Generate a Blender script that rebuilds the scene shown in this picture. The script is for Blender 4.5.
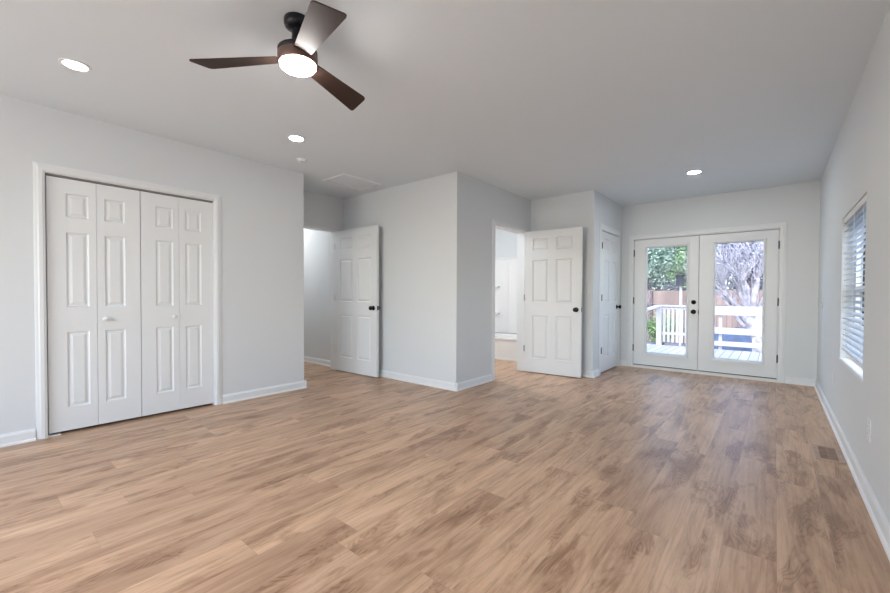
import bpy, math, random
from mathutils import Vector, Matrix
for o in list(bpy.data.objects): bpy.data.objects.remove(o)
S = bpy.context.scene
COL = S.collection
PI = math.pi
# ------------------------------------------------------------------ camera
F_PX, TH, HY, CAMZ, PITCH, ROLL = 400.58, .6889, 302.1, 1.0652, -.0166, .0041
def camera():
    c, s = math.cos, math.sin
    r0 = Vector((c(TH), s(TH), 0)); dn = Vector((0, 0, -1)); f0 = Vector((-s(TH), c(TH), 0))
    f = c(PITCH)*f0 - s(PITCH)*dn; d = c(PITCH)*dn + s(PITCH)*f0
    r = c(ROLL)*r0 - s(ROLL)*d; d = s(ROLL)*r0 + c(ROLL)*d
    cd = bpy.data.cameras.new('camera'); co = bpy.data.objects.new('camera', cd); COL.objects.link(co)
    cd.sensor_width = 36; cd.sensor_fit = 'HORIZONTAL'; cd.lens = F_PX/890*36
    cd.shift_y = (HY-296.5)/890; cd.clip_start = .02; cd.clip_end = 300
    m = Matrix((r, -d, -f)).transposed().to_4x4(); m.translation = Vector((0, 0, CAMZ))
    co.matrix_world = m; S.camera = co
camera()
# ------------------------------------------------------------------ light
S.view_settings.view_transform = 'Standard'; S.view_settings.look = 'None'
S.view_settings.gamma = 1; S.view_settings.use_curve_mapping = False
S.view_settings.exposure = 0.06
LAMP_A, LAMP_B, LAMP_C, LAMP_R, FANLAMP, HALL, BATH, REAR, SKY, SUN = 7, 34, 240, 3, 140, 79, 205, 52, .88, 3.8
w = bpy.data.worlds.new('sky'); S.world = w; w.use_nodes = True
nt = w.node_tree; bg = nt.nodes['Background']
sk = nt.nodes.new('ShaderNodeTexSky'); sk.sky_type = 'NISHITA'; sk.sun_disc = False
sk.sun_elevation = math.radians(48); sk.sun_rotation = math.radians(200); sk.air_density = 1.0; sk.dust_density = 1.5
nt.links.new(sk.outputs[0], bg.inputs[0]); bg.inputs[1].default_value = SKY
sl = bpy.data.lights.new('sun', 'SUN'); sl.energy = SUN; sl.angle = math.radians(2); sl.color = (1, .96, .9)
so = bpy.data.objects.new('sun', sl); COL.objects.link(so)
so.rotation_euler = Vector((.72, -.55, .98)).to_track_quat('Z', 'Y').to_euler()
def area(name, loc, rot, sx, sy, power, col=(1, 1, 1)):
    l = bpy.data.lights.new(name, 'AREA'); l.shape = 'RECTANGLE'; l.size = sx; l.size_y = sy; l.energy = power; l.color = col
    o = bpy.data.objects.new(name, l); COL.objects.link(o); o.location = loc; o.rotation_euler = rot
    return o
# added fill light outside an invented opening in the wall behind the camera
area('rear_fill_light', (-2.1, -2.70, 1.35), (math.radians(90), 0, 0), 3.2, 1.7, REAR, (.93, .98, 1))

# ------------------------------------------------------------------ materials
def mat(name, col, rough=.5, metal=0, spec=.5, emit=None, es=0, bump=0, bscale=200, var=0, vscale=3):
    m = bpy.data.materials.new(name); m.use_nodes = True
    n = m.node_tree; b = n.nodes['Principled BSDF']
    b.inputs['Base Color'].default_value = (*col, 1); b.inputs['Roughness'].default_value = rough
    b.inputs['Metallic'].default_value = metal; b.inputs['Specular IOR Level'].default_value = spec
    if emit: b.inputs['Emission Color'].default_value = (*emit, 1); b.inputs['Emission Strength'].default_value = es
    if bump or var:
        tc = n.nodes.new('ShaderNodeTexCoord')
    if bump:
        t = n.nodes.new('ShaderNodeTexNoise'); t.inputs['Scale'].default_value = bscale; t.inputs['Detail'].default_value = 3
        n.links.new(tc.outputs['Object'], t.inputs['Vector'])
        bp = n.nodes.new('ShaderNodeBump'); bp.inputs['Strength'].default_value = bump; bp.inputs['Distance'].default_value = .002
        n.links.new(t.outputs[0], bp.inputs['Height']); n.links.new(bp.outputs[0], b.inputs['Normal'])
    if var:
        t = n.nodes.new('ShaderNodeTexNoise'); t.inputs['Scale'].default_value = vscale; t.inputs['Detail'].default_value = 6
        n.links.new(tc.outputs['Object'], t.inputs['Vector'])
        r = n.nodes.new('ShaderNodeValToRGB'); e = r.color_ramp.elements
        e[0].position = .3; e[1].position = .7
        e[0].color = (*[c*(1-var) for c in col], 1); e[1].color = (*[min(1, c*(1+var)) for c in col], 1)
        n.links.new(t.outputs[0], r.inputs[0]); n.links.new(r.outputs[0], b.inputs['Base Color'])
    return m
M = dict(
    wall=mat('wall_paint', (.735, .765, .785), .6, bump=.12, bscale=260, spec=.3),
    ceil=mat('ceiling_paint', (.78, .85, .90), .8, bump=.1, bscale=180, spec=.2),
    trim=mat('trim_paint', (.82, .845, .86), .35),
    door=mat('door_paint', (.81, .835, .85), .38),
    shoe=mat('shoe_molding', (.86, .845, .83), .4),
    black=mat('black_metal', (.012, .012, .013), .4, .6),
    hinge=mat('satin_nickel', (.42, .42, .42), .35, .9),
    bronze=mat('fan_bronze', (.16, .10, .085), .42, .5),
    darkblue=mat('fan_canopy_black', (.018, .018, .024), .3, .5),
    plastic=mat('white_plastic', (.83, .84, .85), .35),
    plate=mat('plate_plastic', (.76, .775, .785), .4),
    grey=mat('grey_slot', (.25, .25, .25), .5),
    lensa=mat('lamp_lens_a', (1, 1, 1), .4, emit=(.94, .99, 1), es=LAMP_A),
    lensb=mat('lamp_lens_b', (1, 1, 1), .4, emit=(.94, .99, 1), es=LAMP_B),
    lensc=mat('lamp_lens_c', (1, 1, 1), .4, emit=(.94, .99, 1), es=LAMP_C),
    lensr=mat('lamp_lens_r', (1, 1, 1), .4, emit=(.94, .99, 1), es=LAMP_R),
    fanlens=mat('fan_lens', (1, 1, 1), .4, emit=(1, .975, .95), es=FANLAMP),
    halllens=mat('hall_lens', (1, 1, 1), .4, emit=(1, .985, .965), es=HALL),
    bathlens=mat('bath_lens', (1, 1, 1), .4, emit=(1, 1, 1), es=BATH),
    dark=mat('dark_gap', (.02, .02, .02), .8),
    tub=mat('tub_acrylic', (.88, .88, .88), .15),
    slat=mat('blind_slat', (.84, .85, .87), .45),
    deckpaint=mat('railing_white', (.44, .425, .42), .5, var=.05, vscale=8),
    bark=mat('pale_bark', (.42, .39, .42), .8, var=.45, vscale=9, bump=.4, bscale=25),
    darkbark=mat('grey_bark', (.12, .10, .11), .9, var=.3, vscale=8),
    roofdark=mat('feeder_roof', (.015, .018, .025), .6),
    house=mat('feeder_wood', (.03, .035, .05), .7, var=.2),
    wvent=mat('register_wood', (.30, .19, .13), .5, var=.2, vscale=20),
    wventlight=mat('register_frame_wood', (.46, .31, .23), .45, var=.15, vscale=20),
    tarp=mat('blue_tarp', (.045, .075, .15), .55, var=.35, vscale=5),
)
# slats let some daylight glow through
def glass():
    m = bpy.data.materials.new('clear_glass'); m.use_nodes = True; n = m.node_tree
    b = n.nodes['Principled BSDF']; n.nodes.remove(b)
    out = n.nodes['Material Output']
    tr = n.nodes.new('ShaderNodeBsdfTransparent'); tr.inputs[0].default_value = (.97, .98, .985, 1)
    gl = n.nodes.new('ShaderNodeBsdfGlossy'); gl.inputs['Roughness'].default_value = .02
    mx = n.nodes.new('ShaderNodeMixShader'); fr = n.nodes.new('ShaderNodeFresnel'); fr.inputs[0].default_value = 1.12
    n.links.new(fr.outputs[0], mx.inputs[0]); n.links.new(tr.outputs[0], mx.inputs[1]); n.links.new(gl.outputs[0], mx.inputs[2])
    n.links.new(mx.outputs[0], out.inputs[0]); return m
M['glass'] = glass()
def slatmat():
    m = bpy.data.materials.new('blind_slat_translucent'); m.use_nodes = True; n = m.node_tree
    b = n.nodes['Principled BSDF']; out = n.nodes['Material Output']
    b.inputs['Base Color'].default_value = (.84, .85, .87, 1); b.inputs['Roughness'].default_value = .4
    t = n.nodes.new('ShaderNodeBsdfTranslucent'); t.inputs[0].default_value = (.75, .83, .92, 1)
    mx = n.nodes.new('ShaderNodeMixShader'); mx.inputs[0].default_value = .5
    n.links.new(b.outputs[0], mx.inputs[1]); n.links.new(t.outputs[0], mx.inputs[2]); n.links.new(mx.outputs[0], out.inputs[0]); return m
M['slat'] = slatmat()
def leafmat(name, c1, c2):
    m = bpy.data.materials.new(name); m.use_nodes = True; n = m.node_tree
    b = n.nodes['Principled BSDF']; out = n.nodes['Material Output']; b.inputs['Roughness'].default_value = .6
    g = n.nodes.new('ShaderNodeNewGeometry'); r = n.nodes.new('ShaderNodeValToRGB')
    r.color_ramp.elements[0].color = (*c1, 1); r.color_ramp.elements[1].color = (*c2, 1)
    t = n.nodes.new('ShaderNodeBsdfTranslucent'); mx = n.nodes.new('ShaderNodeMixShader'); mx.inputs[0].default_value = .35
    n.links.new(g.outputs['Random Per Island'], r.inputs[0]); n.links.new(r.outputs[0], b.inputs['Base Color']); n.links.new(r.outputs[0], t.inputs[0])
    n.links.new(b.outputs[0], mx.inputs[1]); n.links.new(t.outputs[0], mx.inputs[2]); n.links.new(mx.outputs[0], out.inputs[0]); return m
M['leaf_a'] = leafmat('leaves_pale_green', (.16, .24, .18), (.36, .46, .38))
M['leaf_b'] = leafmat('leaves_blue_green', (.10, .13, .14), (.30, .34, .38))
M['leaf_c'] = leafmat('leaves_fresh_green', (.10, .18, .06), (.26, .38, .17))
M['leaf_d'] = leafmat('leaves_lavender', (.16, .17, .20), (.42, .42, .50))

M['leaf_e'] = leafmat('leaves_hazy', (.20, .24, .25), (.40, .44, .48))

def floormat():
    m = bpy.data.materials.new('oak_planks'); m.use_nodes = True; n = m.node_tree; L = n.links
    b = n.nodes['Principled BSDF']
    def N(t, **k):
        x = n.nodes.new(t)
        for a, v in k.items(): setattr(x, a, v)
        return x
    def math_(op, a, b_=None, c=None):
        x = N('ShaderNodeMath', operation=op)
        for i, v in enumerate((a, b_, c)):
            if v is None: continue
            if isinstance(v, (int, float)): x.inputs[i].default_value = v
            else: L.new(v, x.inputs[i])
        return x.outputs[0]
    def comb(x, y, z):
        c = N('ShaderNodeCombineXYZ')
        for i, v in enumerate((x, y, z)):
            if isinstance(v, (int, float)): c.inputs[i].default_value = v
            else: L.new(v, c.inputs[i])
        return c.outputs[0]
    def noise(v, sc, det=4, rough=.55, dist=0):
        t = N('ShaderNodeTexNoise'); t.inputs['Scale'].default_value = sc; t.inputs['Detail'].default_value = det
        t.inputs['Roughness'].default_value = rough; t.inputs['Distortion'].default_value = dist; L.new(v, t.inputs['Vector']); return t.outputs[0]
    def white(v):
        t = N('ShaderNodeTexWhiteNoise', noise_dimensions='3D'); L.new(v, t.inputs['Vector']); return t.outputs[0]
    def ramp(v, pts):
        r = N('ShaderNodeValToRGB'); e = r.color_ramp.elements
        while len(e) < len(pts): e.new(.5)
        for q, (p, c) in zip(e, pts): q.position = p; q.color = (*c, 1) if len(c) == 3 else c
        L.new(v, r.inputs[0]); return r.outputs[0]
    def mix(f, a, b_, mode='MIX'):
        x = N('ShaderNodeMix', data_type='RGBA', blend_type=mode)
        for i, v in ((0, f), (6, a), (7, b_)):
            if isinstance(v, (int, float)): x.inputs[i].default_value = v
            elif isinstance(v, tuple): x.inputs[i].default_value = (*v, 1)
            else: L.new(v, x.inputs[i])
        return x.outputs[2]
    W, LN = .182, 1.22
    tc = N('ShaderNodeTexCoord'); sp = N('ShaderNodeSeparateXYZ'); L.new(tc.outputs['Object'], sp.inputs[0]); X, Y = sp.outputs[0], sp.outputs[1]
    xs = math_('DIVIDE', math_('ADD', X, 20), W); ix = math_('FLOOR', xs); fx = math_('FRACT', xs)
    r1 = white(comb(ix, 3.3, 1.7))
    ys = math_('ADD', math_('DIVIDE', math_('ADD', Y, 20), LN), math_('MULTIPLY', r1, 9.7)); iy = math_('FLOOR', ys); fy = math_('FRACT', ys)
    pid = white(comb(ix, iy, .5)); pid2 = white(comb(ix, iy, 7.5))
    ox = math_('MULTIPLY', pid, 91.0); oy = math_('MULTIPLY', pid2, 57.0)
    Xo = math_('ADD', X, ox); Yo = math_('ADD', Y, oy)
    v1 = comb(math_('MULTIPLY', Xo, 9), math_('MULTIPLY', Yo, 1.4), pid)            # broad streaks
    v2 = comb(math_('MULTIPLY', Xo, 75), math_('MULTIPLY', Yo, 3.0), pid2)           # fine grain
    v3 = comb(math_('MULTIPLY', Xo, 7), math_('MULTIPLY', Yo, 1.5), pid)            # cathedral field
    v4 = comb(math_('MULTIPLY', Xo, 8.0), math_('MULTIPLY', Yo, 2.0), pid2)         # dark patches
    v5 = comb(math_('MULTIPLY', Xo, 22), math_('MULTIPLY', Yo, 14), pid2)           # small knots
    broad = noise(v1, 1.0, 6, .68, .8); fine = noise(v2, 1.0, 5, .7)
    cath = noise(v3, 1.0, 2, .5, .5)
    rings = math_('MULTIPLY', math_('ADD', math_('SINE', math_('MULTIPLY', cath, 190)), 1), .5)
    patch = ramp(noise(v4, 1.0, 4, .6, .5), [(.52, (0, 0, 0)), (.61, (1, 1, 1))])
    knot = ramp(noise(v5, .55, 2, .5, .3), [(.70, (0, 0, 0)), (.80, (1, 1, 1))])
    base = ramp(broad, [(.28, FL[0]), (.43, FL[1]), (.54, FL[2]), (.70, FL[3])])
    tint = ramp(pid, [(0, (.84, .81, .80)), (.3, (.95, .93, .92)), (.7, (1.01, 1.01, 1.01)), (1, (1.08, 1.08, 1.07))])
    c = mix(1.0, base, tint, 'MULTIPLY')
    g = ramp(fine, [(.34, (.78, .755, .735)), (.56, (1.06, 1.06, 1.06))])
    c = mix(.85, c, g, 'MULTIPLY')
    rr = ramp(rings, [(0, (.66, .61, .58)), (.55, (1.0, 1.0, 1.0))])
    c = mix(math_('MULTIPLY', patch, .8), c, rr, 'MULTIPLY')
    c = mix(math_('MULTIPLY', patch, .62), c, (.66, .585, .54), 'MULTIPLY')
    c = mix(math_('MULTIPLY', knot, .55), c, (.62, .52, .46), 'MULTIPLY')
    ex = math_('MULTIPLY', math_('MINIMUM', fx, math_('SUBTRACT', 1, fx)), W)
    ey = math_('MULTIPLY', math_('MINIMUM', fy, math_('SUBTRACT', 1, fy)), LN)
    seam = math_('LESS_THAN', math_('MINIMUM', ex, ey), .0009)
    c = mix(math_('MULTIPLY', seam, .30), c, (.22, .14, .10))
    L.new(c, b.inputs['Base Color'])
    L.new(math_('ADD', math_('MULTIPLY', fine, .14), .30), b.inputs['Roughness'])
    b.inputs['Specular IOR Level'].default_value = .38
    h = math_('SUBTRACT', math_('MULTIPLY', fine, .3), seam)
    bp = N('ShaderNodeBump'); bp.inputs['Strength'].default_value = .12; bp.inputs['Distance'].default_value = .001
    L.new(h, bp.inputs['Height']); L.new(bp.outputs[0], b.inputs['Normal'])
    return m
FL = [(.35, .208, .128), (.515, .33, .213), (.605, .398, .262), (.67, .46, .315)]
M['floor'] = floormat()
def plankmat(name, ax, wd, c1, c2, gap, rough=.7):
    m = bpy.data.materials.new(name); m.use_nodes = True; n = m.node_tree; L = n.links; b = n.nodes['Principled BSDF']; b.inputs['Roughness'].default_value = rough
    tc = n.nodes.new('ShaderNodeTexCoord'); sp = n.nodes.new('ShaderNodeSeparateXYZ'); L.new(tc.outputs['Object'], sp.inputs[0])
    d = n.nodes.new('ShaderNodeMath'); d.operation = 'DIVIDE'; d.inputs[1].default_value = wd; L.new(sp.outputs[ax], d.inputs[0])
    fl = n.nodes.new('ShaderNodeMath'); fl.operation = 'FLOOR'; L.new(d.outputs[0], fl.inputs[0])
    fr = n.nodes.new('ShaderNodeMath'); fr.operation = 'FRACT'; L.new(d.outputs[0], fr.inputs[0])
    wn = n.nodes.new('ShaderNodeTexWhiteNoise'); wn.noise_dimensions = '1D'; L.new(fl.outputs[0], wn.inputs['W'])
    r = n.nodes.new('ShaderNodeValToRGB'); r.color_ramp.elements[0].color = (*c1, 1); r.color_ramp.elements[1].color = (*c2, 1); L.new(wn.outputs[0], r.inputs[0])
    lt = n.nodes.new('ShaderNodeMath'); lt.operation = 'LESS_THAN'; lt.inputs[1].default_value = .07; L.new(fr.outputs[0], lt.inputs[0])
    mx = n.nodes.new('ShaderNodeMix'); mx.data_type = 'RGBA'; L.new(lt.outputs[0], mx.inputs[0]); L.new(r.outputs[0], mx.inputs[6]); mx.inputs[7].default_value = (*gap, 1)
    L.new(mx.outputs[2], b.inputs['Base Color']); return m
M['fence'] = plankmat('fence_boards', 0, .16, (.17, .12, .105), (.30, .225, .20), (.06, .045, .05))
M['deck'] = plankmat('deck_boards', 0, .14, (.30, .305, .315), (.39, .395, .40), (.05, .055, .07))
def bladewood():
    m = bpy.data.materials.new('blade_walnut'); m.use_nodes = True; n = m.node_tree; L = n.links; b = n.nodes['Principled BSDF']
    tc = n.nodes.new('ShaderNodeTexCoord'); mp = n.nodes.new('ShaderNodeMapping'); mp.inputs['Scale'].default_value = (3, 40, 3)
    t = n.nodes.new('ShaderNodeTexNoise'); t.inputs['Scale'].default_value = 2; t.inputs['Detail'].default_value = 4
    r = n.nodes.new('ShaderNodeValToRGB'); r.color_ramp.elements[0].color = (.026, .012, .008, 1); r.color_ramp.elements[1].color = (.050, .026, .018, 1)
    L.new(tc.outputs['Object'], mp.inputs[0]); L.new(mp.outputs[0], t.inputs[0]); L.new(t.outputs[0], r.inputs[0]); L.new(r.outputs[0], b.inputs['Base Color'])
    b.inputs['Roughness'].default_value = .6; b.inputs['Specular IOR Level'].default_value = .3; return m
M['blade'] = bladewood()

# ------------------------------------------------------------------ mesh helpers
class MB:
    def __init__(s): s.v = []; s.f = []; s.sm = set()
    def box(s, x0, x1, y0, y1, z0, z1):
        if x0 > x1: x0, x1 = x1, x0
        if y0 > y1: y0, y1 = y1, y0
        if z0 > z1: z0, z1 = z1, z0
        k = len(s.v); s.v += [(x, y, z) for x in (x0, x1) for y in (y0, y1) for z in (z0, z1)]
        s.f += [tuple(k+i for i in q) for q in ((0, 1, 3, 2), (4, 6, 7, 5), (0, 4, 5, 1), (2, 3, 7, 6), (0, 2, 6, 4), (1, 5, 7, 3))]; return s
    def add(s, vs, fs, smooth=False):
        k = len(s.v); s.v += [tuple(v) for v in vs]
        for q in fs:
            if smooth: s.sm.add(len(s.f))
            s.f.append(tuple(k+i for i in q))
        return s
    def lathe(s, c, prof, n=32, axis='z', smooth=True):
        vs = []; m = len(prof)
        for i in range(n):
            a = 2*PI*i/n; ca, sa = math.cos(a), math.sin(a)
            for r, h in prof:
                if axis == 'z': p = (c[0]+r*ca, c[1]+r*sa, c[2]+h)
                elif axis == 'y': p = (c[0]+r*ca, c[1]+h, c[2]-r*sa)
                else: p = (c[0]+h, c[1]+r*ca, c[2]+r*sa)
                vs.append(p)
        fs = []
        for i in range(n):
            j = (i+1) % n
            for k in range(m-1): fs.append((i*m+k, j*m+k, j*m+k+1, i*m+k+1))
        s.add(vs, fs, smooth)
        s.add([vs[i*m] for i in range(n)], [tuple(range(n))[::-1]]); s.add([vs[i*m+m-1] for i in range(n)], [tuple(range(n))]); return s
    def tube(s, p, q, r0, r1=None, n=8, smooth=True):
        r1 = r0 if r1 is None else r1; p = Vector(p); q = Vector(q); d = (q-p).normalized()
        a = d.orthogonal().normalized(); b = d.cross(a); vs = []
        for i in range(n):
            t = 2*PI*i/n; o = a*math.cos(t)+b*math.sin(t); vs += [p+o*r0, q+o*r1]
        s.add(vs, [(2*i, 2*((i+1) % n), 2*((i+1) % n)+1, 2*i+1) for i in range(n)], smooth)
        s.add([vs[2*i] for i in range(n)], [tuple(range(n))[::-1]]); s.add([vs[2*i+1] for i in range(n)], [tuple(range(n))]); return s
    def build(s, name, m, parent=None, bevel=0, org=(0, 0, 0), local=False):
        """vertices are world coordinates, unless local: then they are in the parent's frame"""
        off = Vector(org)
        if parent and not local:
            p = parent; base = Vector((0, 0, 0))
            while p: base += p.location; p = p.parent
            off = base
        me = bpy.data.meshes.new(name)
        me.from_pydata([tuple(Vector(v)-(off if not local else Vector((0, 0, 0)))) for v in s.v], [], s.f)
        for i in s.sm: me.polygons[i].use_smooth = True
        me.materials.append(M[m] if isinstance(m, str) else m); me.update()
        o = bpy.data.objects.new(name, me); COL.objects.link(o)
        if parent: o.parent = parent
        elif not local: o.location = off
        if bevel:
            b = o.modifiers.new('bevel', 'BEVEL'); b.width = bevel; b.segments = 2; b.limit_method = 'ANGLE'
        return o
def bx(*a): return MB().box(*a)
def tag(o, label=None, cat=None, group=None, kind=None):
    if label: o['label'] = label
    if cat: o['category'] = cat
    if group: o['group'] = group
    if kind: o['kind'] = kind
    return o
def empty(name, loc, label=None, cat=None, group=None, kind=None, rz=0):
    o = bpy.data.objects.new(name, None); COL.objects.link(o); o.location = loc; o.rotation_euler = (0, 0, rz); o.empty_display_size = .05
    return tag(o, label, cat, group, kind)
def struct(name, mb, m, label, cat, bevel=0):
    return tag(mb.build(name, m, bevel=bevel), label, cat, kind='structure')
def copy_tree(o, parent=None):
    c = o.copy(); COL.objects.link(c); c.parent = parent
    for ch in list(o.children):
        copy_tree(ch, c)
    return c

# ------------------------------------------------------------------ room dimensions
H = 2.44; T = .12
XR, XL, YF, Y1, XJ, YJ, X3, Y3, XH = .397, -4.148, 6.4785, 2.504, -2.7327, 3.5211, -1.8258, 5.2554, -4.805
YR = -2.5; XW = -7.5
# closet opening, hall opening, bath opening, linen opening, french opening, window
CO = (.408, 1.562, 1.962); HO = (2.60, 3.395, 1.965); BO = (4.30, 5.085, 1.955); LO = (5.545, 6.30, 1.965); FO = (-1.652, .038, 1.915)
WO = (3.31, 4.37, .578, 1.672)
def wall_y(mb, y0, y1, x0, x1, op=None, z0=0):           # wall running along X
    if not op: return mb.box(x0, x1, y0, y1, 0, H)
    a, b, zt = op
    if a > x0: mb.box(x0, a, y0, y1, 0, H)
    if b < x1: mb.box(b, x1, y0, y1, 0, H)
    mb.box(a, b, y0, y1, zt, H)
    if z0: mb.box(a, b, y0, y1, 0, z0)
    return mb
def wall_x(mb, x0, x1, y0, y1, op=None, z0=0):
    if not op: return mb.box(x0, x1, y0, y1, 0, H)
    a, b, zt = op
    if a > y0: mb.box(x0, x1, y0, a, 0, H)
    if b < y1: mb.box(x0, x1, b, y1, 0, H)
    mb.box(x0, x1, a, b, zt, H)
    if z0: mb.box(x0, x1, a, b, 0, z0)
    return mb
struct('floor', bx(XW, XR+T, YR-T, YF+T, -.1, 0), 'floor', 'tan oak plank floor running the length of the room', 'floor')
struct('ceiling', bx(XW, XR+T, YR-T, YF+T, H, H+.1), 'ceil', 'flat white painted ceiling over the whole room', 'ceiling')
struct('wall_left', wall_x(MB(), XL-T, XL, YR, Y1-T, (CO[0], CO[1], CO[2])), 'wall', 'white wall on the left around the closet doors', 'wall')
struct('wall_alcove', bx(XL-.0, XH, Y1-T, Y1, 0, H), 'wall', 'white wall end beside the hallway alcove', 'wall')
struct('wall_hall', wall_x(MB(), XH-T, XH, YR, YJ, HO), 'wall', 'white wall with the hallway door opening', 'wall')
struct('wall_middle', bx(XW, XJ, YJ, YJ+T, 0, H), 'wall', 'white wall behind the open hallway door, ending at the jutting corner', 'wall')
struct('wall_bath', wall_x(MB(), XJ-T, XJ, YJ+T, YF, BO), 'wall', 'white wall with the bathroom door opening', 'wall')
struct('wall_corner', bx(XJ, X3, Y3, Y3+T, 0, H), 'wall', 'short white wall behind the open bathroom door', 'wall')
struct('wall_linen', wall_x(MB(), X3-T, X3, Y3+T, YF, LO), 'wall', 'short white wall with the closed closet door', 'wall')
struct('wall_back', wall_y(MB(), YF, YF+T, XW, XR+T, FO), 'wall', 'white far wall around the glazed double doors', 'wall')
struct('wall_right', wall_x(MB(), XR, XR+T, YR, YF, (WO[0], WO[1], WO[3]), WO[2]), 'wall', 'white right wall with the blind covered window', 'wall')
struct('wall_front', wall_y(MB(), YR-T, YR, XW, XR+T, (-3.7, -.5, 2.2), .5), 'wall', 'white wall behind the viewer with an opening added for the fill light', 'wall')  # opening is made up to let the fill light in
struct('wall_hall_left', bx(XW, XH-T, 2.3, 2.42, 0, H), 'wall', 'left wall of the hallway beyond the alcove door', 'wall')
struct('wall_hall_end', bx(XW-T, XW, YR-T, YF+T, 0, H), 'wall', 'end wall of the hallway', 'wall')
struct('wall_bath_left', bx(-5.0, -4.9, YJ+T, YF, 0, H), 'wall', 'left wall of the bathroom', 'wall')
struct('wall_closet', bx(XH, XL-T, -.10, 0, 0, H), 'wall', 'side wall inside the bifold closet', 'wall')

# baseboards ------------------------------------------------------------
def baseboard(name, segs, label):
    """segs: (p, q, normal) along the wall foot, board + shoe moulding"""
    mb = MB(); sh = MB()
    prof = [(0, 0), (.013, 0), (.013, .066), (.010, .074), (.006, .080), (.004, .086), (0, .086)]
    sp = [(.0125, 0), (.026, 0), (.0255, .006), (.023, .012), (.018, .0165), (.0125, .018)]
    for p, q, nrm in segs:
        for pr_, m_ in ((prof, mb), (sp, sh)):
            vs = []
            for e in (p, q):
                for o, z in pr_: vs.append((e[0]+nrm[0]*o, e[1]+nrm[1]*o, z))
            k = len(pr_); fs = [(i, (i+1) % k, k+(i+1) % k, k+i) for i in range(k)] + [tuple(range(k))[::-1], tuple(range(k, 2*k))]
            m_.add(vs, fs)
    o = struct(name, mb, 'trim', label, 'baseboard')
    sh.build('shoe_molding', 'shoe', o)
    return o
e = .026
baseboard('baseboard_left', [((XL, YR), (XL, CO[0]-.061), (1, 0)), ((XL, CO[1]+.061), (XL, Y1+e), (1, 0))], 'white baseboard on the left closet wall')
baseboard('baseboard_alcove', [((XH, Y1), (XL+e, Y1), (0, 1)), ((XH, Y1), (XH, HO[0]-.061), (1, 0))], 'white baseboard inside the alcove')
baseboard('baseboard_hall', [((XW, YJ), (XH-T, YJ), (0, -1))], 'white baseboard seen through the hallway opening')
baseboard('baseboard_middle', [((XH, YJ), (XJ+e, YJ), (0, -1)), ((XJ, YJ-e), (XJ, BO[0]-.061), (1, 0))], 'white baseboard around the jutting corner')
baseboard('baseboard_corner', [((XJ+.02, Y3), (X3+e, Y3), (0, -1)), ((X3, Y3-e), (X3, LO[0]-.085), (1, 0)), ((X3, LO[1]+.085), (X3, YF), (1, 0))], 'white baseboard behind the open bathroom door')
baseboard('baseboard_back', [((FO[1]+.076, YF), (XR, YF), (0, -1)), ((X3, YF), (FO[0]-.076, YF), (0, -1))], 'white baseboard right of the glazed double doors')
baseboard('baseboard_right', [((XR, YR), (XR, YF), (-1, 0))], 'long white baseboard along the right wall')

# casings ---------------------------------------------------------------
def casing(name, ax, pos, nrm, a, b, zt, wd, label, depth=T, jamb=True, th=.014):
    """moulded casing around an opening a..b (along y if ax=='x', along x if ax=='y')"""
    prof = [(0, .6), (.12, .75), (.2, 1), (.55, 1), (.7, .72), (.85, .62), (1, .45)]   # across width, fraction of thickness
    mb = MB()
    def P(u, o, z): return (pos+nrm*o, u, z) if ax == 'x' else (u, pos+nrm*o, z)
    # three mitred sweeps: ring at (offset w) : bottom-left, top-left, top-right, bottom-right
    rows = [(0, 0)]+[(t*wd, f*th) for t, f in prof]+[(wd, 0)]
    vs = []
    for wv, o in rows: vs += [P(a-wv, o, 0), P(a-wv, o, zt+wv), P(b+wv, o, zt+wv), P(b+wv, o, 0)]
    fs = []
    for i in range(len(rows)-1):
        for j in range(3): fs.append((4*i+j, 4*i+j+1, 4*i+5+j, 4*i+4+j))
    mb.add(vs, fs)
    o = struct(name, mb, 'trim', label, 'door casing')
    if jamb:
        j = MB(); t = .004
        for u0, u1, z0, z1 in ((a, a+t, 0, zt), (b-t, b, 0, zt), (a, b, zt-t, zt)):
            if ax == 'x': j.box(pos-nrm*depth, pos, u0, u1, z0, z1)
            else: j.box(u0, u1, pos-nrm*depth, pos, z0, z1)
        j.build('jamb', 'trim', o)
    return o
casing('trim_1', 'x', XL, 1, CO[0], CO[1], CO[2], .058, 'white moulded casing around the bifold closet')
casing('trim_2', 'x', XH, 1, HO[0], HO[1], HO[2], .058, 'white casing around the hallway opening')
casing('trim_3', 'x', XJ, 1, BO[0], BO[1], BO[2], .058, 'white casing around the bathroom opening')
casing('trim_4', 'x', X3, 1, LO[0], LO[1], LO[2], .08, 'white casing around the closed closet door')
casing('trim_5', 'y', YF, -1, FO[0], FO[1], FO[2], .068, 'white casing around the glazed double doors')

sp_ = MB()
for a_, b_, c_, d_ in ((FO[0], FO[0]+.022, 0.034, FO[2]), (FO[1]-.022, FO[1], 0.034, FO[2]), (FO[0], FO[1], FO[2]-.022, FO[2])): sp_.box(a_, b_, YF+.056, YF+T, c_, d_)
struct('trim_7', sp_, 'trim', 'white stop strip added behind the glazed double doors to block light leaks', 'door stop')  # strip added to stop daylight leaking round the leaves
tag(bx(-.830, -.794, YF+.054, YF+.072, .05, FO[2]-.03).build('trim_8', 'trim'), 'white meeting strip between the glazed double doors', 'door strip', kind='structure')
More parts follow.
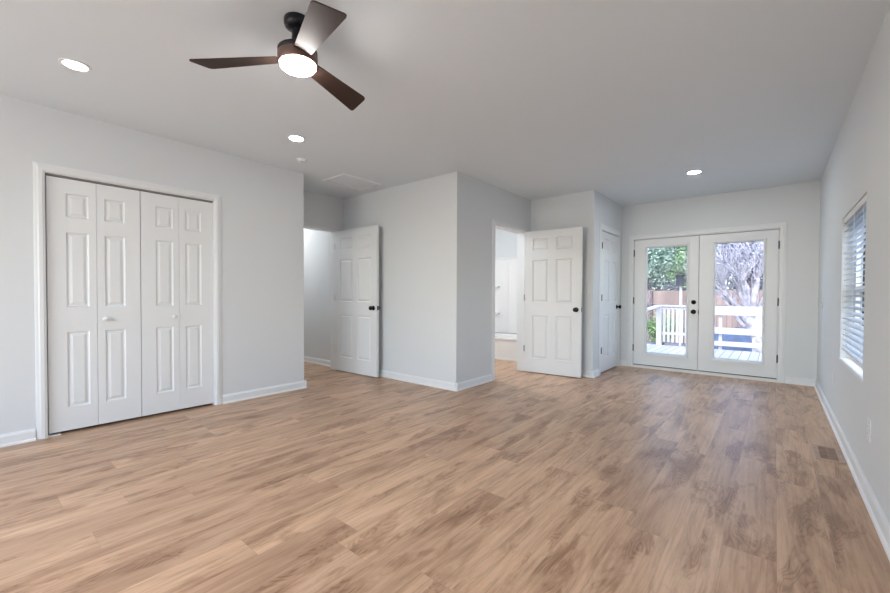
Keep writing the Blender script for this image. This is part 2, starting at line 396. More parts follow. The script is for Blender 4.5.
# ------------------------------------------------------------------ doors
def panel_slab(w_, h_, t_, panels):
    """slab x 0..w, y -t/2..t/2, z 0..h with raised panels on both faces"""
    mb = MB()
    xs = sorted({0, w_, *[p[0] for p in panels], *[p[1] for p in panels]}); zs = sorted({0, h_, *[p[2] for p in panels], *[p[3] for p in panels]})
    for sgn in (-1, 1):
        for i in range(len(xs)-1):
            for j in range(len(zs)-1):
                x0, x1, z0, z1 = xs[i], xs[i+1], zs[j], zs[j+1]
                isp = any(abs(p[0]-x0) < 1e-6 and abs(p[1]-x1) < 1e-6 and abs(p[2]-z0) < 1e-6 and abs(p[3]-z1) < 1e-6 for p in panels)
                def ring(ins, dep): y = sgn*(t_/2-dep); return [(x0+ins, y, z0+ins), (x1-ins, y, z0+ins), (x1-ins, y, z1-ins), (x0+ins, y, z1-ins)]
                rs = [ring(0, 0)]
                if isp: rs += [ring(.003, .005), ring(.010, .0100), ring(.016, .0100), ring(.034, .002)]
                vs = [v for r in rs for v in r]; fs = []
                for k in range(len(rs)-1):
                    for q in range(4): fs.append((4*k+q, 4*k+(q+1) % 4, 4*k+4+(q+1) % 4, 4*k+4+q))
                fs.append(tuple(4*(len(rs)-1)+q for q in range(4)))
                if sgn > 0: fs = [f[::-1] for f in fs]
                mb.add(vs, fs)
    y = t_/2
    mb.add([(0, -y, 0), (w_, -y, 0), (w_, y, 0), (0, y, 0), (0, -y, h_), (w_, -y, h_), (w_, y, h_), (0, y, h_)], [(0, 3, 2, 1), (4, 5, 6, 7), (0, 4, 7, 3), (1, 2, 6, 5)])
    return mb
def rows(h0): return [(.195-h0, .775-h0), (.965-h0, 1.535-h0), (1.65-h0, 1.83-h0)]
def six(w_, z0):
    st = .115; mu = .105; pw = (w_-2*st-mu)/2; dz = .025
    return [(x, x+pw, a+(dz if k == 2 else 0)+.01, b+.02) for x in (st, st+pw+mu) for k, (a, b) in enumerate(rows(z0))]
KP = [(.0, 0), (.030, 0), (.032, .003), (.030, .008), (.012, .010), (.011, .028), (.020, .034), (.027, .042), (.028, .052), (.024, .060), (.012, .065), (.0, .066)]
def knob(name, x, z, y, sgn, parent, m='black', sc=1.0):
    MB().lathe((x, y, z), [(max(r, .0004)*sc, sgn*h*sc) for r, h in KP], 24, 'y').build(name, m, parent, local=True)
def swing_door(name, hinge, rz, w_, h_, label, hm, knob_z=.895, both=True, hz=(.30, 1.02, 1.73), hy=-1):
    pw_ = .008 if hm == 'hinge' else .020
    o = empty(name, (hinge[0], hinge[1], .012), label, 'door', kind='structure', rz=rz)
    sl_ = panel_slab(w_, h_, .035, six(w_, .012)); sl_.build('door_leaf', 'door', o, local=True, bevel=.0015)
    kx = w_-.065
    knob('door_knob', kx, knob_z, -.0175, -1, o)
    if both: knob('door_knob', kx, knob_z, .0175, 1, o)
    bx(w_-.0005, w_+.0015, -.012, .012, knob_z-.028, knob_z+.028).build('latch_plate', 'black', o, local=True)
    for z in hz:
        hb = MB(); hb.tube((-.002, hy*.0225, z-.043), (-.002, hy*.0225, z+.043), .0065, n=10); hb.box(-.004, pw_, hy*.0172, hy*.019, z-.043, z+.043)
        hb.build('hinge', hm, o, local=True)
    return o
swing_door('door_3', (XH+.012, 3.392), math.radians(1.2), .872, 1.945, 'white six panel door with black knobs standing open in the hallway alcove', 'trim', .888)
swing_door('door_4', (XJ+.03, 5.045), math.radians(4.0), .785, 1.94, 'white six panel door with black knob standing open beside the bathroom', 'hinge', .875, hz=(.32, 1.03))
# closed closet door in the short wall near the far doors
d5 = swing_door('door_5', (X3-.002, LO[0]+.006), PI/2, LO[1]-LO[0]-.012, 1.925, 'closed white six panel closet door beside the glazed double doors', 'black', .885, both=False)
d5.location = (X3-.0105, LO[0]+.006, .022)
struct('wall_linen_inside', bx(X3-.75, X3-.66, Y3+T, YF, 0, H), 'wall', 'back wall inside the small closet', 'wall')

# bifold closet doors
def bifold(name, y0, label, flip):
    wl = .284; zb = .02; hh = CO[2]-.022-zb
    o = empty(name, (XL-.035, y0, zb), label, 'door', kind='structure', rz=PI/2)
    for k in (0, 1):
        outer = (k == 0)
        x0 = .105 if outer else .048
        ps = [(x0, x0+.132, a, b) for a, b in rows(zb)]
        mb = panel_slab(wl-.002, hh, .03, ps); mb.v = [(x+k*wl, y, z) for x, y, z in mb.v]
        mb.build('door_leaf', 'door', o, local=True, bevel=.0015)
    kx = wl+.045 if not flip else wl-.045
    P = [(.001, 0), (.008, 0), (.009, .003), (.007, .010), (.012, .016), (.0185, .023), (.0195, .030), (.015, .037), (.001, .039)]
    MB().lathe((kx, -.015, .845), [(r, -h) for r, h in P], 20, 'y').build('door_knob', 'plastic', o, local=True)
    return o
bifold('door_1', CO[0]+.011, 'left white bifold closet door with round white knob', False)
bifold('door_2', CO[0]+.011+.5705, 'right white bifold closet door with round white knob', True)
tr = MB().box(XL-.055, XL-.018, CO[0]+.004, CO[1]-.004, CO[2]-.016, CO[2]-.004)
tag(tr.build('bifold_track', 'grey'), 'thin dark metal track above the bifold closet doors', 'door track', kind='structure')
tag(bx(XL-.05, XL-.004, CO[0]+.004, CO[0]+.075, 0, .006).build('pivot_bracket', 'plastic'), 'small white floor bracket at the left foot of the closet doors', 'bracket')

# french doors
def french(name, x0, x1, gx, label, hinge_left, lockset):
    o = empty(name, (x0, YF+.03, .046), label, 'door', kind='structure')
    W_ = x1-x0; Hh = FO[2]-.013-.046; t = .044; g0, g1 = gx[0]-x0, gx[1]-x0; z0, z1 = .232-.046, 1.778-.046
    bx(.003, W_-.003, -.018, .018, -.011, -.0005).build('sill_gap_shade', 'dark', o, local=True)  # dark strip paints the shaded gap above the threshold
    mb = MB()
    mb.box(0, g0, -t/2, t/2, 0, Hh).box(g1, W_, -t/2, t/2, 0, Hh).box(g0, g1, -t/2, t/2, 0, z0).box(g0, g1, -t/2, t/2, z1, Hh)
    mb.build('door_leaf', 'door', o, local=True)
    fr = MB(); k = len(fr.v); fwid = .026
    for sgn in (-1, 1):
        rs = []
        for ins, dep in ((-fwid, 0), (-fwid+.004, .008), (-.012, .011), (0, .004), (.004, -.01)):
            y = sgn*(t/2+dep); rs.append([(g0+ins, y, z0+ins), (g1-ins, y, z0+ins), (g1-ins, y, z1-ins), (g0+ins, y, z1-ins)])
        vs = [v for r in rs for v in r]; fs = []
        for q_ in range(len(rs)-1):
            for q in range(4):
                f_ = (4*q_+q, 4*q_+(q+1) % 4, 4*q_+4+(q+1) % 4, 4*q_+4+q); fs.append(f_ if sgn < 0 else f_[::-1])
        fr.add(vs, fs)
    frame = fr.build('glazing_frame', 'trim', o, local=True)
    bx(g0, g1, -.003, .003, z0, z1).build('glass_pane', 'glass', o, local=True)
    # slim head rail and sill ledge of the glazing insert
    bx(g0-.03, g1+.03, -t/2-.024, -t/2-.002, z1+.012, z1+.042).build('head_rail', 'trim', o, local=True, bevel=.003)
    bx(g0-.03, g1+.03, -t/2-.020, -t/2-.002, z0-.04, z0-.015).build('bottom_rail', 'trim', o, local=True, bevel=.003)
    if lockset:
        kx = W_-.055
        knob('door_knob', kx, .852-.046, -t/2, -1, o)
        MB().lathe((kx, -t/2, .985-.046), [(.001, 0), (.029, 0), (.030, -.004), (.027, -.012), (.012, -.014), (.011, -.022), (.001, -.023)], 24, 'y').build('deadbolt', 'black', o, local=True)
        bx(W_-.001, W_+.006, -t/2-.002, t/2-.01, .852-.046-.03, .852-.046+.03).build('latch_plate', 'black', o, local=True)
    hx = -.0035 if hinge_left else W_+.0035
    for z in (.245, .955, 1.665):
        h_ = MB().tube((hx, -t/2-.006, z-.05), (hx, -t/2-.006, z+.05), .0075, n=10); h_.box(hx-.006, hx+.006, -t/2-.004, -t/2+.004, z-.05, z+.05)
        h_.build('hinge', 'black', o, local=True)
    return o
XM = -.812
french('door_6', FO[0]+.009, XM-.0035, (-1.470, -.957), 'left white glazed patio door with black lock and knob', True, True)
french('door_7', XM+.0035, FO[1]-.009, (-.630, -.118), 'right white glazed patio door with black hinges', False, False)
struct('trim_6', bx(FO[0], FO[1], YF-.03, YF+T, 0, .034), 'shoe', 'pale threshold under the glazed double doors', 'threshold')

# ------------------------------------------------------------------ right window with blind
wn = empty('window_1', (XR+.09, (WO[0]+WO[1])/2, WO[2]), 'white framed window in the right wall behind the blind', 'window', kind='structure')
fr = MB(); fw = .045; xa, xb = XR+.075, XR+.115
fr.box(xa, xb, WO[0], WO[0]+fw, WO[2], WO[3]).box(xa, xb, WO[1]-fw, WO[1], WO[2], WO[3]).box(xa, xb, WO[0]+fw, WO[1]-fw, WO[2], WO[2]+fw).box(xa, xb, WO[0]+fw, WO[1]-fw, WO[3]-fw, WO[3])
zm = (WO[2]+WO[3])/2; fr.box(xa, xb, WO[0]+fw, WO[1]-fw, zm-.02, zm+.02)
fr.build('window_frame', 'plastic', wn)
bx(xa+.017, xa+.021, WO[0]+fw, WO[1]-fw, WO[2]+fw, WO[3]-fw).build('window_pane', 'glass', wn)
bx(XR-.004, XR+.075, WO[0]+.001, WO[1]-.001, WO[2]-.0, WO[2]+.014).build('window_sill', 'trim', wn)
bl = empty('window_blind', (XR+.033, (WO[0]+WO[1])/2, WO[3]), 'white horizontal slat blind lowered over the window in the right wall', 'blind')
ya, yb = WO[0]+.012, WO[1]-.012
bx(XR+.008, XR+.058, ya, yb, WO[3]-.042, WO[3]-.002).build('head_rail', 'grey_rail' if False else 'plastic', bl)
zt, zb = WO[3]-.06, .70; ns = 23
for i in range(ns):
    z = zt-(zt-zb)*i/(ns-1); s_ = MB(); a = math.radians(17); hw = .024
    pts = [(-hw, 0), (-hw*.5, .0025), (0, .0035), (hw*.5, .0025), (hw, 0)]
    top = []; bot = []
    for u, v in pts:
        cx = XR+.033+u*math.cos(a)-v*math.sin(a); cz = z+u*math.sin(a)+v*math.cos(a); top.append((cx, cz+.0012)); bot.append((cx, cz-.0012))
    ring_ = top+bot[::-1]; k = len(ring_)
    s_.add([(x, ya+.004, zz) for x, zz in ring_]+[(x, yb-.004, zz) for x, zz in ring_], [(j, (j+1) % k, k+(j+1) % k, k+j) for j in range(k)]+[tuple(range(k))[::-1], tuple(range(k, 2*k))])
    s_.build('slat', 'slat', bl)
bx(XR+.010, XR+.056, ya, yb, .655, .672).build('bottom_rail', 'plastic', bl, bevel=.003)
for yy in (ya+.15, (ya+yb)/2, yb-.15):
    MB().tube((XR+.0085, yy, .665), (XR+.0085, yy, WO[3]-.04), .0011, n=5).build('ladder_cord', 'plastic', bl)

# wall plates
def plate(name, axis, p, label, cat, kind_):
    o = empty(name, p, label, cat)
    def B(u0, u1, z0, z1, d0, d1):
        if axis == 'x': return MB().box(-d1, -d0, u0, u1, z0, z1)
        return MB().box(u0, u1, -d1, -d0, z0, z1)
    B(-.036, .036, -.058, .058, 0, .005).build('cover_plate', 'plate', o, local=True, bevel=.002)
    if kind_ == 'switch':
        B(-.005, .005, -.012, .012, .006, .008).build('toggle_slot', 'plastic', o, local=True)
        B(-.004, .004, -.001, .010, .008, .020).build('toggle', 'plastic', o, local=True)
    else:
        for dz in (-.02, .02):
            q = B(-.017, .017, dz-.014, dz+.014, .006, .008).build('socket', 'plastic', o, local=True)
            s1 = B(-.008, -.005, dz-.004, dz+.006, .008, .0085); s1.v += []; 
            s2 = B(.005, .008, dz-.004, dz+.006, .008, .0085); s1.add(s2.v, s2.f); s1.build('slots', 'grey', q, local=True)
    return o
plate('light_switch', 'x', (XR, 5.90, 1.0), 'white light switch on the right wall near the far corner', 'light switch', 'switch')
plate('power_outlet', 'x', (XR, 4.87, .352), 'white outlet low on the right wall, below the far edge of the window', 'outlet', 'outlet')
plate('power_outlet', 'x', (XR, 3.06, .362), 'white outlet low on the right wall, nearest to the viewer', 'outlet', 'outlet')
plate('light_switch', 'y', (-1.925, Y3, 1.14), 'white light switch on the short wall right of the open bathroom door', 'light switch', 'switch')

# floor register
fv = empty('floor_register', (.292, 3.735, 0), 'brown wooden floor vent near the right baseboard', 'floor vent')
f_ = MB(); x0, x1, y0, y1 = .222, .362, 3.57, 3.90; b_ = .026
for q in ((x0, x0+b_, y0, y1), (x1-b_, x1, y0, y1), (x0+b_, x1-b_, y0, y0+b_), (x0+b_, x1-b_, y1-b_, y1)): f_.box(*q, 0, .008)
f_.build('register_frame', 'wventlight', fv, bevel=.002)
bx(x0+b_, x1-b_, y0+b_, y1-b_, 0, .0015).build('duct_shade', 'dark', fv)  # dark sheet stands in for the shade down the duct
g_ = MB(); n_ = 14
for i in range(n_):
    yy = y0+b_+(y1-y0-2*b_)*(i+.5)/n_; g_.box(x0+b_, x1-b_, yy-.0065, yy+.0065, .0015, .006)
g_.box((x0+x1)/2-.004, (x0+x1)/2+.004, y0+b_, y1-b_, .0015, .0065)
g_.build('louvers', 'wvent', fv)

# ------------------------------------------------------------------ ceiling fixtures
def downlight(x, y, label, lens):
    o = empty('recessed_light', (x, y, H), label, 'ceiling light', 'recessed ceiling lights')
    MB().lathe((0, 0, 0), [(.0675, 0), (.0745, 0), (.0735, -.004), (.0675, -.006), (.0670, -.004)], 40).build('trim_ring', 'plastic', o, local=True)
    MB().lathe((0, 0, 0), [(.0668, -.001), (.0668, -.0035), (.050, -.0045), (.001, -.005)], 40).build('lamp_lens', lens, o, local=True)
    return o
downlight(-3.263, .460, 'round recessed ceiling light above the bifold closet, lit', 'lensa')
downlight(-3.264, 1.899, 'round recessed ceiling light in front of the smoke detector, lit', 'lensb')
downlight(-.710, 5.182, 'round recessed ceiling light in front of the glazed double doors, lit', 'lensc')
downlight(-3.263, -1.2, 'unseen round ceiling light added behind the viewer on the closet side', 'lensr')  # unseen pair, added for ambient light
downlight(-.71, -1.2, 'unseen round ceiling light added behind the viewer on the window side', 'lensr')
sd = empty('smoke_detector', (-3.725, 2.225, H), 'round white smoke detector on the ceiling beside the alcove corner', 'smoke detector')
MB().lathe((0, 0, 0), [(.001, 0), (.054, 0), (.054, -.008), (.050, -.010)], 36).build('base_ring', 'plastic', sd, local=True)
MB().lathe((0, 0, 0), [(.046, -.009), (.047, -.014), (.043, -.026), (.034, -.030), (.001, -.031)], 36).build('detector_cover', 'plastic', sd, local=True)
MB().lathe((.022, -.01, -.030), [(.001, 0), (.007, 0), (.006, -.003), (.001, -.003)], 16).build('test_button', 'grey', sd, local=True)
ah = empty('attic_hatch', (-3.985, 3.06, H), 'rectangular white access panel with thin frame in the alcove ceiling', 'ceiling hatch')
x0, x1, y0, y1 = -4.17, -3.80, 2.80, 3.32; b_ = .020
a_ = MB()
for q in ((x0-b_, x0, y0-b_, y1+b_), (x1, x1+b_, y0-b_, y1+b_), (x0, x1, y0-b_, y0), (x0, x1, y1, y1+b_)): a_.box(*q, H-.013, H)
a_.build('hatch_frame', 'plastic', ah)
bx(x0, x1, y0, y1, H-.001, H).build('shadow_gap', 'grey', ah)  # grey sheet paints the shadow line round the panel
bx(x0+.002, x1-.007, y0+.002, y1-.007, H-.004, H-.001).build('hatch_panel', 'ceil', ah)
for nm, xx, yy, mm in (('hall_ceiling_light', -6.0, 2.95, 'halllens'), ('bathroom_ceiling_light', -3.8, 4.7, 'bathlens')):
    o = empty(nm, (xx, yy, H), 'round ceiling light inside the %s, out of sight' % ('hallway' if 'hall' in nm else 'bathroom'), 'ceiling light')
    MB().lathe((0, 0, 0), [(.001, 0), (.13, 0), (.13, -.02), (.12, -.024)], 32).build('fixture_base', 'plastic', o, local=True)
    MB().lathe((0, 0, 0), [(.115, -.022), (.11, -.05), (.07, -.07), (.001, -.078)], 32).build('lamp_lens', mm, o, local=True)

# ceiling fan
FX, FY = -1.8642, 1.0903
fan = empty('ceiling_fan', (FX, FY, H), 'dark bronze ceiling fan with three walnut blades and a lit round lamp', 'ceiling fan')
fan.rotation_euler = (.0177, -.007, 0)
MB().lathe((0, 0, 0), [(.001, 0), (.060, 0), (.062, -.004), (.062, -.026), (.058, -.038), (.046, -.047), (.034, -.052), (.030, -.055)], 40).build('canopy', 'darkblue', fan, local=True)
MB().lathe((0, 0, 0), [(.029, -.053), (.026, -.075), (.028, -.100), (.038, -.122), (.060, -.139), (.078, -.148)], 40).build('neck', 'darkblue', fan, local=True)
MB().lathe((0, 0, 0), [(.076, -.146), (.091, -.149), (.095, -.154), (.095, -.168), (.092, -.171)], 48).build('motor_housing', 'darkblue', fan, local=True)
MB().lathe((0, 0, 0), [(.088, -.170), (.094, -.173), (.096, -.179), (.095, -.210), (.092, -.218), (.087, -.221)], 48).build('lamp_collar', 'bronze', fan, local=True)
MB().lathe((0, 0, 0), [(.0865, -.216), (.0855, -.230), (.079, -.239), (.055, -.245), (.001, -.247)], 48).build('lamp_lens', 'fanlens', fan, local=True)
def blade(ang):
    """blade with a slanted rounded tip; x runs outward, the blade sweeps to +y"""
    ca = -.2236; r0, r1_, w0, w1, sw = .080, .466, .085, .1463, .2992
    c0 = [(r0, sw*r0-w0/2), (r1_, sw*r1_-w1/2), (r1_, sw*r1_+w1/2), (r0, sw*r0+w0/2)]
    pts = [c0[0]]; rc = .022
    for i in (1, 2):
        p, a, b = Vector(c0[i]), Vector(c0[i-1]), Vector(c0[i+1]); u = (a-p).normalized(); v = (b-p).normalized()
        for k in range(7):
            t = k/6; pts.append(tuple((p+u*rc)*(1-t)**2+p*2*t*(1-t)+(p+v*rc)*t*t))
    pts.append(c0[3]); k = len(pts); vs = []
    for dz in (-.003, .003):
        for x, y in pts: vs.append((x, y*math.cos(ca)-dz*math.sin(ca), y*math.sin(ca)+dz*math.cos(ca)))
    mb = MB().add(vs, [tuple(range(k))[::-1], tuple(range(k, 2*k))]+[(i, (i+1) % k, k+(i+1) % k, k+i) for i in range(k)])
    o = mb.build('blade', 'blade', fan, local=True); o.location = (0, 0, -.1899); o.rotation_euler = (0, 0, math.radians(ang))
for a_ in (-32.23, 87.35, 204.85): blade(a_)

# ------------------------------------------------------------------ bathroom beyond the open door
tb = empty('bathtub', (-3.6, 6.05, 0), 'white built in bathtub seen through the bathroom doorway', 'bathtub')
ty0, ty1, tx0, tx1, tz = 5.71, YF-.045, -4.88, XJ-T-.03, .372
t_ = MB()
outer = [(tx0, ty0), (tx1, ty0), (tx1, ty1), (tx0, ty1)]
def rr(i, z): return [(tx0+i, ty0+i, z), (tx1-i, ty0+i, z), (tx1-i, ty1-i, z), (tx0+i, ty1-i, z)]
rs = [rr(.022, 0), rr(.022, tz-.045), rr(0, tz-.035), rr(0, tz-.004), rr(.006, tz), rr(.07, tz), rr(.085, tz-.01), rr(.13, .10), rr(.17, .07)]
vs = [v for r in rs for v in r]; fs = [(4*k+q, 4*k+(q+1) % 4, 4*k+4+(q+1) % 4, 4*k+4+q) for k in range(len(rs)-1) for q in range(4)]+[tuple(4*(len(rs)-1)+q for q in range(4))]
t_.add(vs, fs).build('tub_basin', 'tub', tb)
bx(tx0, tx1, ty0+.008, ty0+.022, 0, .03).build('base_trim', 'shoe', tb)
MB().lathe((tx0+.35, (ty0+ty1)/2, .071), [(.001, 0), (.03, 0), (.028, .004), (.001, .004)], 20).build('drain', 'hinge', tb)
su = empty('tub_surround', (-3.6, YF, tz), 'white plastic tub surround with moulded ribs behind the bathtub', 'tub surround')
bx(tx0, tx1, YF-.02, YF-.004, tz+.002, 1.77).build('back_panel', 'tub', su, bevel=.003)
bx(tx1+.002, tx1+.026, ty0+.02, YF-.022, tz+.002, 1.77).build('side_panel', 'tub', su, bevel=.003)
for xx in (-4.45, -4.13, -3.83, -3.55, -3.3): bx(xx-.03, xx+.03, YF-.028, YF-.0205, tz+.03, 1.70).build('moulded_rib', 'tub', su, bevel=.006)
bx(tx0, tx1, YF-.036, YF-.02, 1.745, 1.775).build('top_lip', 'tub', su, bevel=.004)
for zz in (1.22, .72): bx(-4.25, -3.98, YF-.10, YF-.034, zz, zz+.03).build('soap_shelf', 'tub', su, bevel=.008)

# ------------------------------------------------------------------ outside: deck and railing
tag(bx(-30, 30, YF+T, 60, -.95, -.85).build('ground', mat('yard_litter_shaded', (.14, .15, .20), .95, var=.35, vscale=1.5)), 'leaf covered yard ground beyond the deck, bluish shade in its colour', 'ground', kind='structure')  # bluish base colour carries the shade over the yard
YD = 10.19; DZ = -.05
dk = empty('deck', (-.5, 8.4, DZ), 'pale wooden deck outside the glazed double doors', 'deck', kind='structure')
bx(-2.3, 2.5, YF+T+.01, YD+.08, DZ-.035, DZ).build('deck_boards', 'deck', dk)
bx(-2.3, 2.5, YD-.02, YD+.02, DZ-.25, DZ-.036).build('rim_joist', 'deckpaint', dk)
for x, y in ((-2.2, YD), (0, YD), (2.3, YD), (-2.2, 8.3), (2.3, 8.3)): bx(x-.06, x+.06, y-.12, y-.03, -.86, DZ-.036).build('support_post', 'darkbark', dk)
dr = empty('deck_railing', (-1.5, YD, DZ), 'white deck railing with vertical balusters outside the left patio door', 'railing')
bx(-2.12, -1.06, YD-.045, YD+.045, .835, .872).build('top_rail', 'deckpaint', dr)
bx(-1.98, -1.10, YD-.02, YD+.02, .775, .834).build('upper_rail', 'deckpaint', dr)
bx(-2.09, -1.985, YD-.05, YD+.05, DZ, .834).build('corner_post', 'deckpaint', dr)
for i in range(10): bx(-1.935+i*.087-.026, -1.935+i*.087+.026, YD-.016, YD+.016, .03, .775).build('baluster', 'deckpaint', dr)
bx(-1.98, -1.10, YD-.014, YD+.014, .20, .26).build('lower_rail', 'deckpaint', dr)
sr = empty('side_railing', (-2.1, 9.3, DZ), 'white handrail running towards the house along the left deck edge', 'railing')
MB().add([(x, y, z) for y, z in ((8.0, .70), (10.13, .86)) for x, dz in ((-2.30+(.0 if y < 9 else .20), 0), (-2.21+(.0 if y < 9 else .20), 0)) for z in (z-.04, z)],
         [(0, 1, 3, 2), (4, 6, 7, 5), (0, 4, 5, 1), (2, 3, 7, 6), (0, 2, 6, 4), (1, 5, 7, 3)]).build('top_rail', 'deckpaint', sr)
bx(-2.29, -2.21, 8.02, 8.10, DZ, .66).build('end_post', 'deckpaint', sr)
br = empty('board_railing', (-.3, YD, DZ), 'white deck railing of three wide horizontal boards outside the right patio door', 'railing')
bx(-1.05, 2.4, YD-.06, YD-.02, .68, .865).build('top_board', 'deckpaint', br)
bx(-1.05, 2.4, YD-.06, YD-.02, .285, .415).build('middle_board', 'deckpaint', br)
bx(-1.05, 2.4, YD-.06, YD-.02, .035, .13).build('lower_board', 'deckpaint', br)
for xx in (-.905, -.345, .35, 1.1, 1.9): bx(xx, xx+.055, YD-.018, YD+.03, DZ, .68).build('post', 'deckpaint', br)

# fence
fe = empty('wooden_fence', (-3, 18.5, -.85), 'brown vertical board fence at the back of the yard', 'fence')
bx(-9, 6, 18.5, 18.53, -.84, 1.30).build('fence_boards', 'fence', fe)
for zz in (-.3, .65): bx(-9, 6, 18.46, 18.5, zz, zz+.09).build('fence_rail', 'darkbark', fe)
for xx in (-8, -6, -4, -2.65, 0, 2, 4): bx(xx-.05, xx+.05, 18.40, 18.46, -.84, 1.36).build('fence_post', 'deckpaint' if xx == -2.65 else 'darkbark', fe)
# bird feeder on a pole
bf = empty('bird_feeder', (-1.98, 12.3, -.85), 'small dark roofed bird feeder on a white pole in front of the fence', 'bird feeder')
MB().tube((-1.95, 12.3, -.85), (-1.95, 12.3, 1.34), .03, n=10).build('pole', 'deckpaint', bf)
bx(-2.06, -1.88, 12.21, 12.39, 1.34, 1.64).build('feeder_box', 'house', bf)
MB().add([(-2.20, 12.1, 1.73), (-1.80, 12.1, 1.61), (-1.80, 12.5, 1.61), (-2.20, 12.5, 1.73), (-2.20, 12.1, 1.77), (-1.80, 12.1, 1.65), (-1.80, 12.5, 1.65), (-2.20, 12.5, 1.77)],
         [(0, 3, 2, 1), (4, 5, 6, 7), (0, 1, 5, 4), (1, 2, 6, 5), (2, 3, 7, 6), (3, 0, 4, 7)]).build('roof', 'roofdark', bf)
# low tarp covered stack behind the deck rail
tp = MB()
nx, ny = 26, 10; rnd = random.Random(5); vs = []
for j in range(ny+1):
    for i in range(nx+1):
        x = -1.7+2.7*i/nx; y = 14.6+1.8*j/ny
        edge = min(i, nx-i, j*1.5, (ny-j)*1.5)/3
        z = -.84+min(1, edge)*(.86+.05*math.sin(x*6)+.04*rnd.random()); vs.append((x, y, z))
fs = [(j*(nx+1)+i, j*(nx+1)+i+1, (j+1)*(nx+1)+i+1, (j+1)*(nx+1)+i) for j in range(ny) for i in range(nx)]
bd = [i for i in range(nx+1)]+[(j)*(nx+1)+nx for j in range(1, ny+1)]+[ny*(nx+1)+i for i in range(nx-1, -1, -1)]+[j*(nx+1) for j in range(ny-1, 0, -1)]
tp.add(vs, fs+[tuple(bd[::-1])], True)
tag(tp.build('tarp_covered_pile', 'tarp'), 'low pile under a dark blue tarp in the yard behind the horizontal board railing', 'tarp')

# ------------------------------------------------------------------ trees
def grow(mb, p, d, r, length, depth, rnd, tips, spread=.55, lift=.1):
    seg = 4; q = Vector(p); d = Vector(d).normalized(); rr_ = r
    for i in range(seg):
        nd = (d+Vector((rnd.uniform(-1, 1), rnd.uniform(-1, 1), rnd.uniform(-1, 1)))*.13+Vector((0, 0, lift))*.3).normalized()
        e_ = q+nd*(length/seg); nr = rr_*(.90 if depth else .80)
        mb.tube(q, e_, rr_, nr, n=7 if r > .05 else 5); q, d, rr_ = e_, nd, nr
        if depth > 0 and i >= 1 and rnd.random() < .7:
            sd_ = (d+Vector((rnd.uniform(-1, 1), rnd.uniform(-1, 1), rnd.uniform(-.3, 1)))*spread*1.3).normalized()
            grow(mb, q, sd_, rr_*.55, length*.62, depth-1, rnd, tips, spread, lift)
    tips.append(q)
    if depth > 0:
        for k in range(2):
            sd_ = (d+Vector((rnd.uniform(-1, 1), rnd.uniform(-1, 1), rnd.uniform(-.2, .9)))*spread).normalized()
            grow(mb, q, sd_, rr_*.72, length*.72, depth-1, rnd, tips, spread, lift)
def leaves(mb, centers, rnd, n, rad, size):
    for _ in range(n):
        c = rnd.choice(centers)
        p = Vector(c)+Vector((rnd.gauss(0, 1), rnd.gauss(0, 1), rnd.gauss(0, 1)))*rad
        a = Vector((rnd.uniform(-1, 1), rnd.uniform(-1, 1), rnd.uniform(-1, 1))).normalized(); b = a.orthogonal().normalized()
        s_ = size*rnd.uniform(.6, 1.3)
        mb.add([p-a*s_, p+b*s_*.45, p+a*s_, p-b*s_*.45], [(0, 1, 2, 3)])
rnd = random.Random(11)
ct = empty('branching_tree', (-.62, 13.0, -.85), 'large pale barked tree with many spreading branches behind the board railing', 'tree')
mb = MB(); tips = []
mb.tube((-.02, 13, -.86), (-.22, 13, .0), .27, .23, 12); mb.tube((-.22, 13, .0), (-.48, 13, .62), .23, .20, 12)
for k in range(15):
    t = k/14; ang = math.radians(-40+115*t+rnd.uniform(-6, 6))
    p = Vector((-.60+.34*t+rnd.uniform(-.04, .04), 13+rnd.uniform(-.1, .1), .30+.35*math.sin(PI*t)))
    grow(mb, p, (math.sin(ang), rnd.uniform(-.25, .25), math.cos(ang)+.25), rnd.uniform(.05, .085), rnd.uniform(.75, 1.0), 3, rnd, tips, .55, .05)
mb.build('trunk', 'bark', ct)
lf = MB(); leaves(lf, tips, rnd, 2200, .25, .035); lf.build('foliage', 'leaf_d', ct)
print('tree tips', len(tips))
def tree(x, y, h_, cr, leaf, seed, label, nleaf=3800, size=.12):
    rnd = random.Random(seed); o = empty('garden_tree', (x, y, -.85), label, 'tree', 'trees beyond the fence')
    mb = MB(); tips = []
    mb.tube((x, y, -.86), (x, y, h_*.35), .16, .12, 8)
    for k in range(5):
        a = k*1.256+rnd.random(); grow(mb, (x, y, h_*.15+k*.25), (math.cos(a)*.8, math.sin(a)*.8, .8), .08, cr*.9, 1, rnd, tips, .6, .1)
    mb.build('trunk', 'darkbark', o)
    cs = []
    for k in range(60):
        v = Vector((rnd.gauss(0, 1), rnd.gauss(0, 1), rnd.gauss(0, 1))).normalized()*rnd.uniform(.3, 1)
        cs.append((x+v.x*cr, y+v.y*cr, h_*.55+v.z*h_*.48))
    lf = MB(); leaves(lf, cs+tips, rnd, nleaf, cr*.16, size); lf.build('foliage', leaf, o); return o
tree(-9.6, 22.0, 6.0, 1.7, 'leaf_b', 1, 'blue green leafy tree behind the fence, leftmost through the left patio door', 4500)
tree(-5.2, 23.4, 6.5, 1.7, 'leaf_a', 2, 'tall pale green leafy tree behind the fence in the left patio door', 5000)
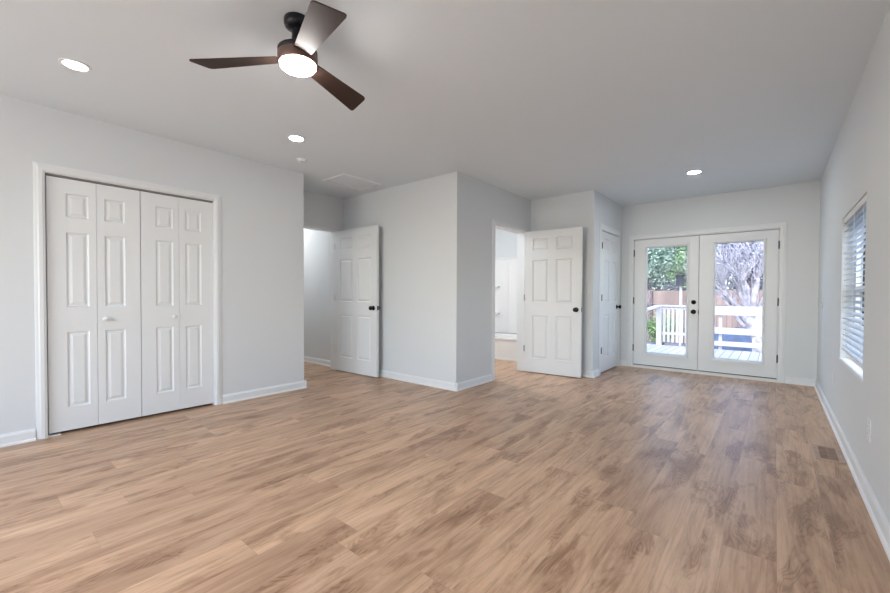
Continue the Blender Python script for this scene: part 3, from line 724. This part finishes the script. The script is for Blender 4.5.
tree(-2.7, 20.4, 4.6, .8, 'leaf_c', 3, 'fresh green tree behind the bird feeder', 1600, .09)
tree(-.9, 24, 7.0, 1.5, 'leaf_d', 4, 'pale greyish tree behind the fence, left half of the right patio door', 4500)
tree(3.6, 22, 6.5, 1.7, 'leaf_b', 5, 'blue green tree behind the fence, right edge of the right patio door', 4500)
tree(-3.6, 31, 8.5, 2.6, 'leaf_d', 6, 'pale tall tree farthest back between the other trees', 6500, size=.17)
tree(-10.2, 31, 8.5, 2.6, 'leaf_a', 7, 'tall pale green tree farthest back on the left', 5500, size=.17)
tree(2.8, 31, 8.5, 2.6, 'leaf_b', 8, 'tall blue green tree farthest back on the right', 5500, size=.17)
def shrub(x, y, r, leaf, seed, label):
    rnd = random.Random(seed); o = empty('shrub', (x, y, -.85), label, 'shrub')
    mb = MB(); cs = []
    for k in range(9):
        a = rnd.uniform(0, 6.28); q = Vector((x+math.cos(a)*r*.7, y+math.sin(a)*r*.5, -.85+rnd.uniform(.6, 1)*r*1.8)); mb.tube((x, y, -.86), q, .02, .008, 5); cs.append(q); cs.append((Vector((x, y, -.6))+q)/2)
    mb.build('stems', 'darkbark', o); lf = MB(); leaves(lf, cs, rnd, 1500, r*.28, .06); lf.build('foliage', leaf, o)
shrub(-3.3, 17.0, .6, 'leaf_c', 21, 'bright green shrub beside the bird feeder pole')
shrub(-3.9, 13.2, .55, 'leaf_b', 22, 'low blue green shrub left of the deck railing')
rnd = random.Random(77); hd = empty('hedge', (-4, 36, -.85), 'long pale blue green hedge closing off the view behind the trees', 'hedge')
hm_ = MB(); cs = []
for k in range(26):
    x = -17+k*1.0; hm_.tube((x, 36, -.86), (x+rnd.uniform(-.3, .3), 36, 2.4), .06, .03, 5)
for k in range(260): cs.append((rnd.uniform(-17.5, 9), 36+rnd.uniform(-.6, .6), rnd.uniform(-.6, 3.6)))
hm_.build('stems', 'darkbark', hd); hl = MB(); leaves(hl, cs, rnd, 9000, .45, .22); hl.build('foliage', 'leaf_e', hd)
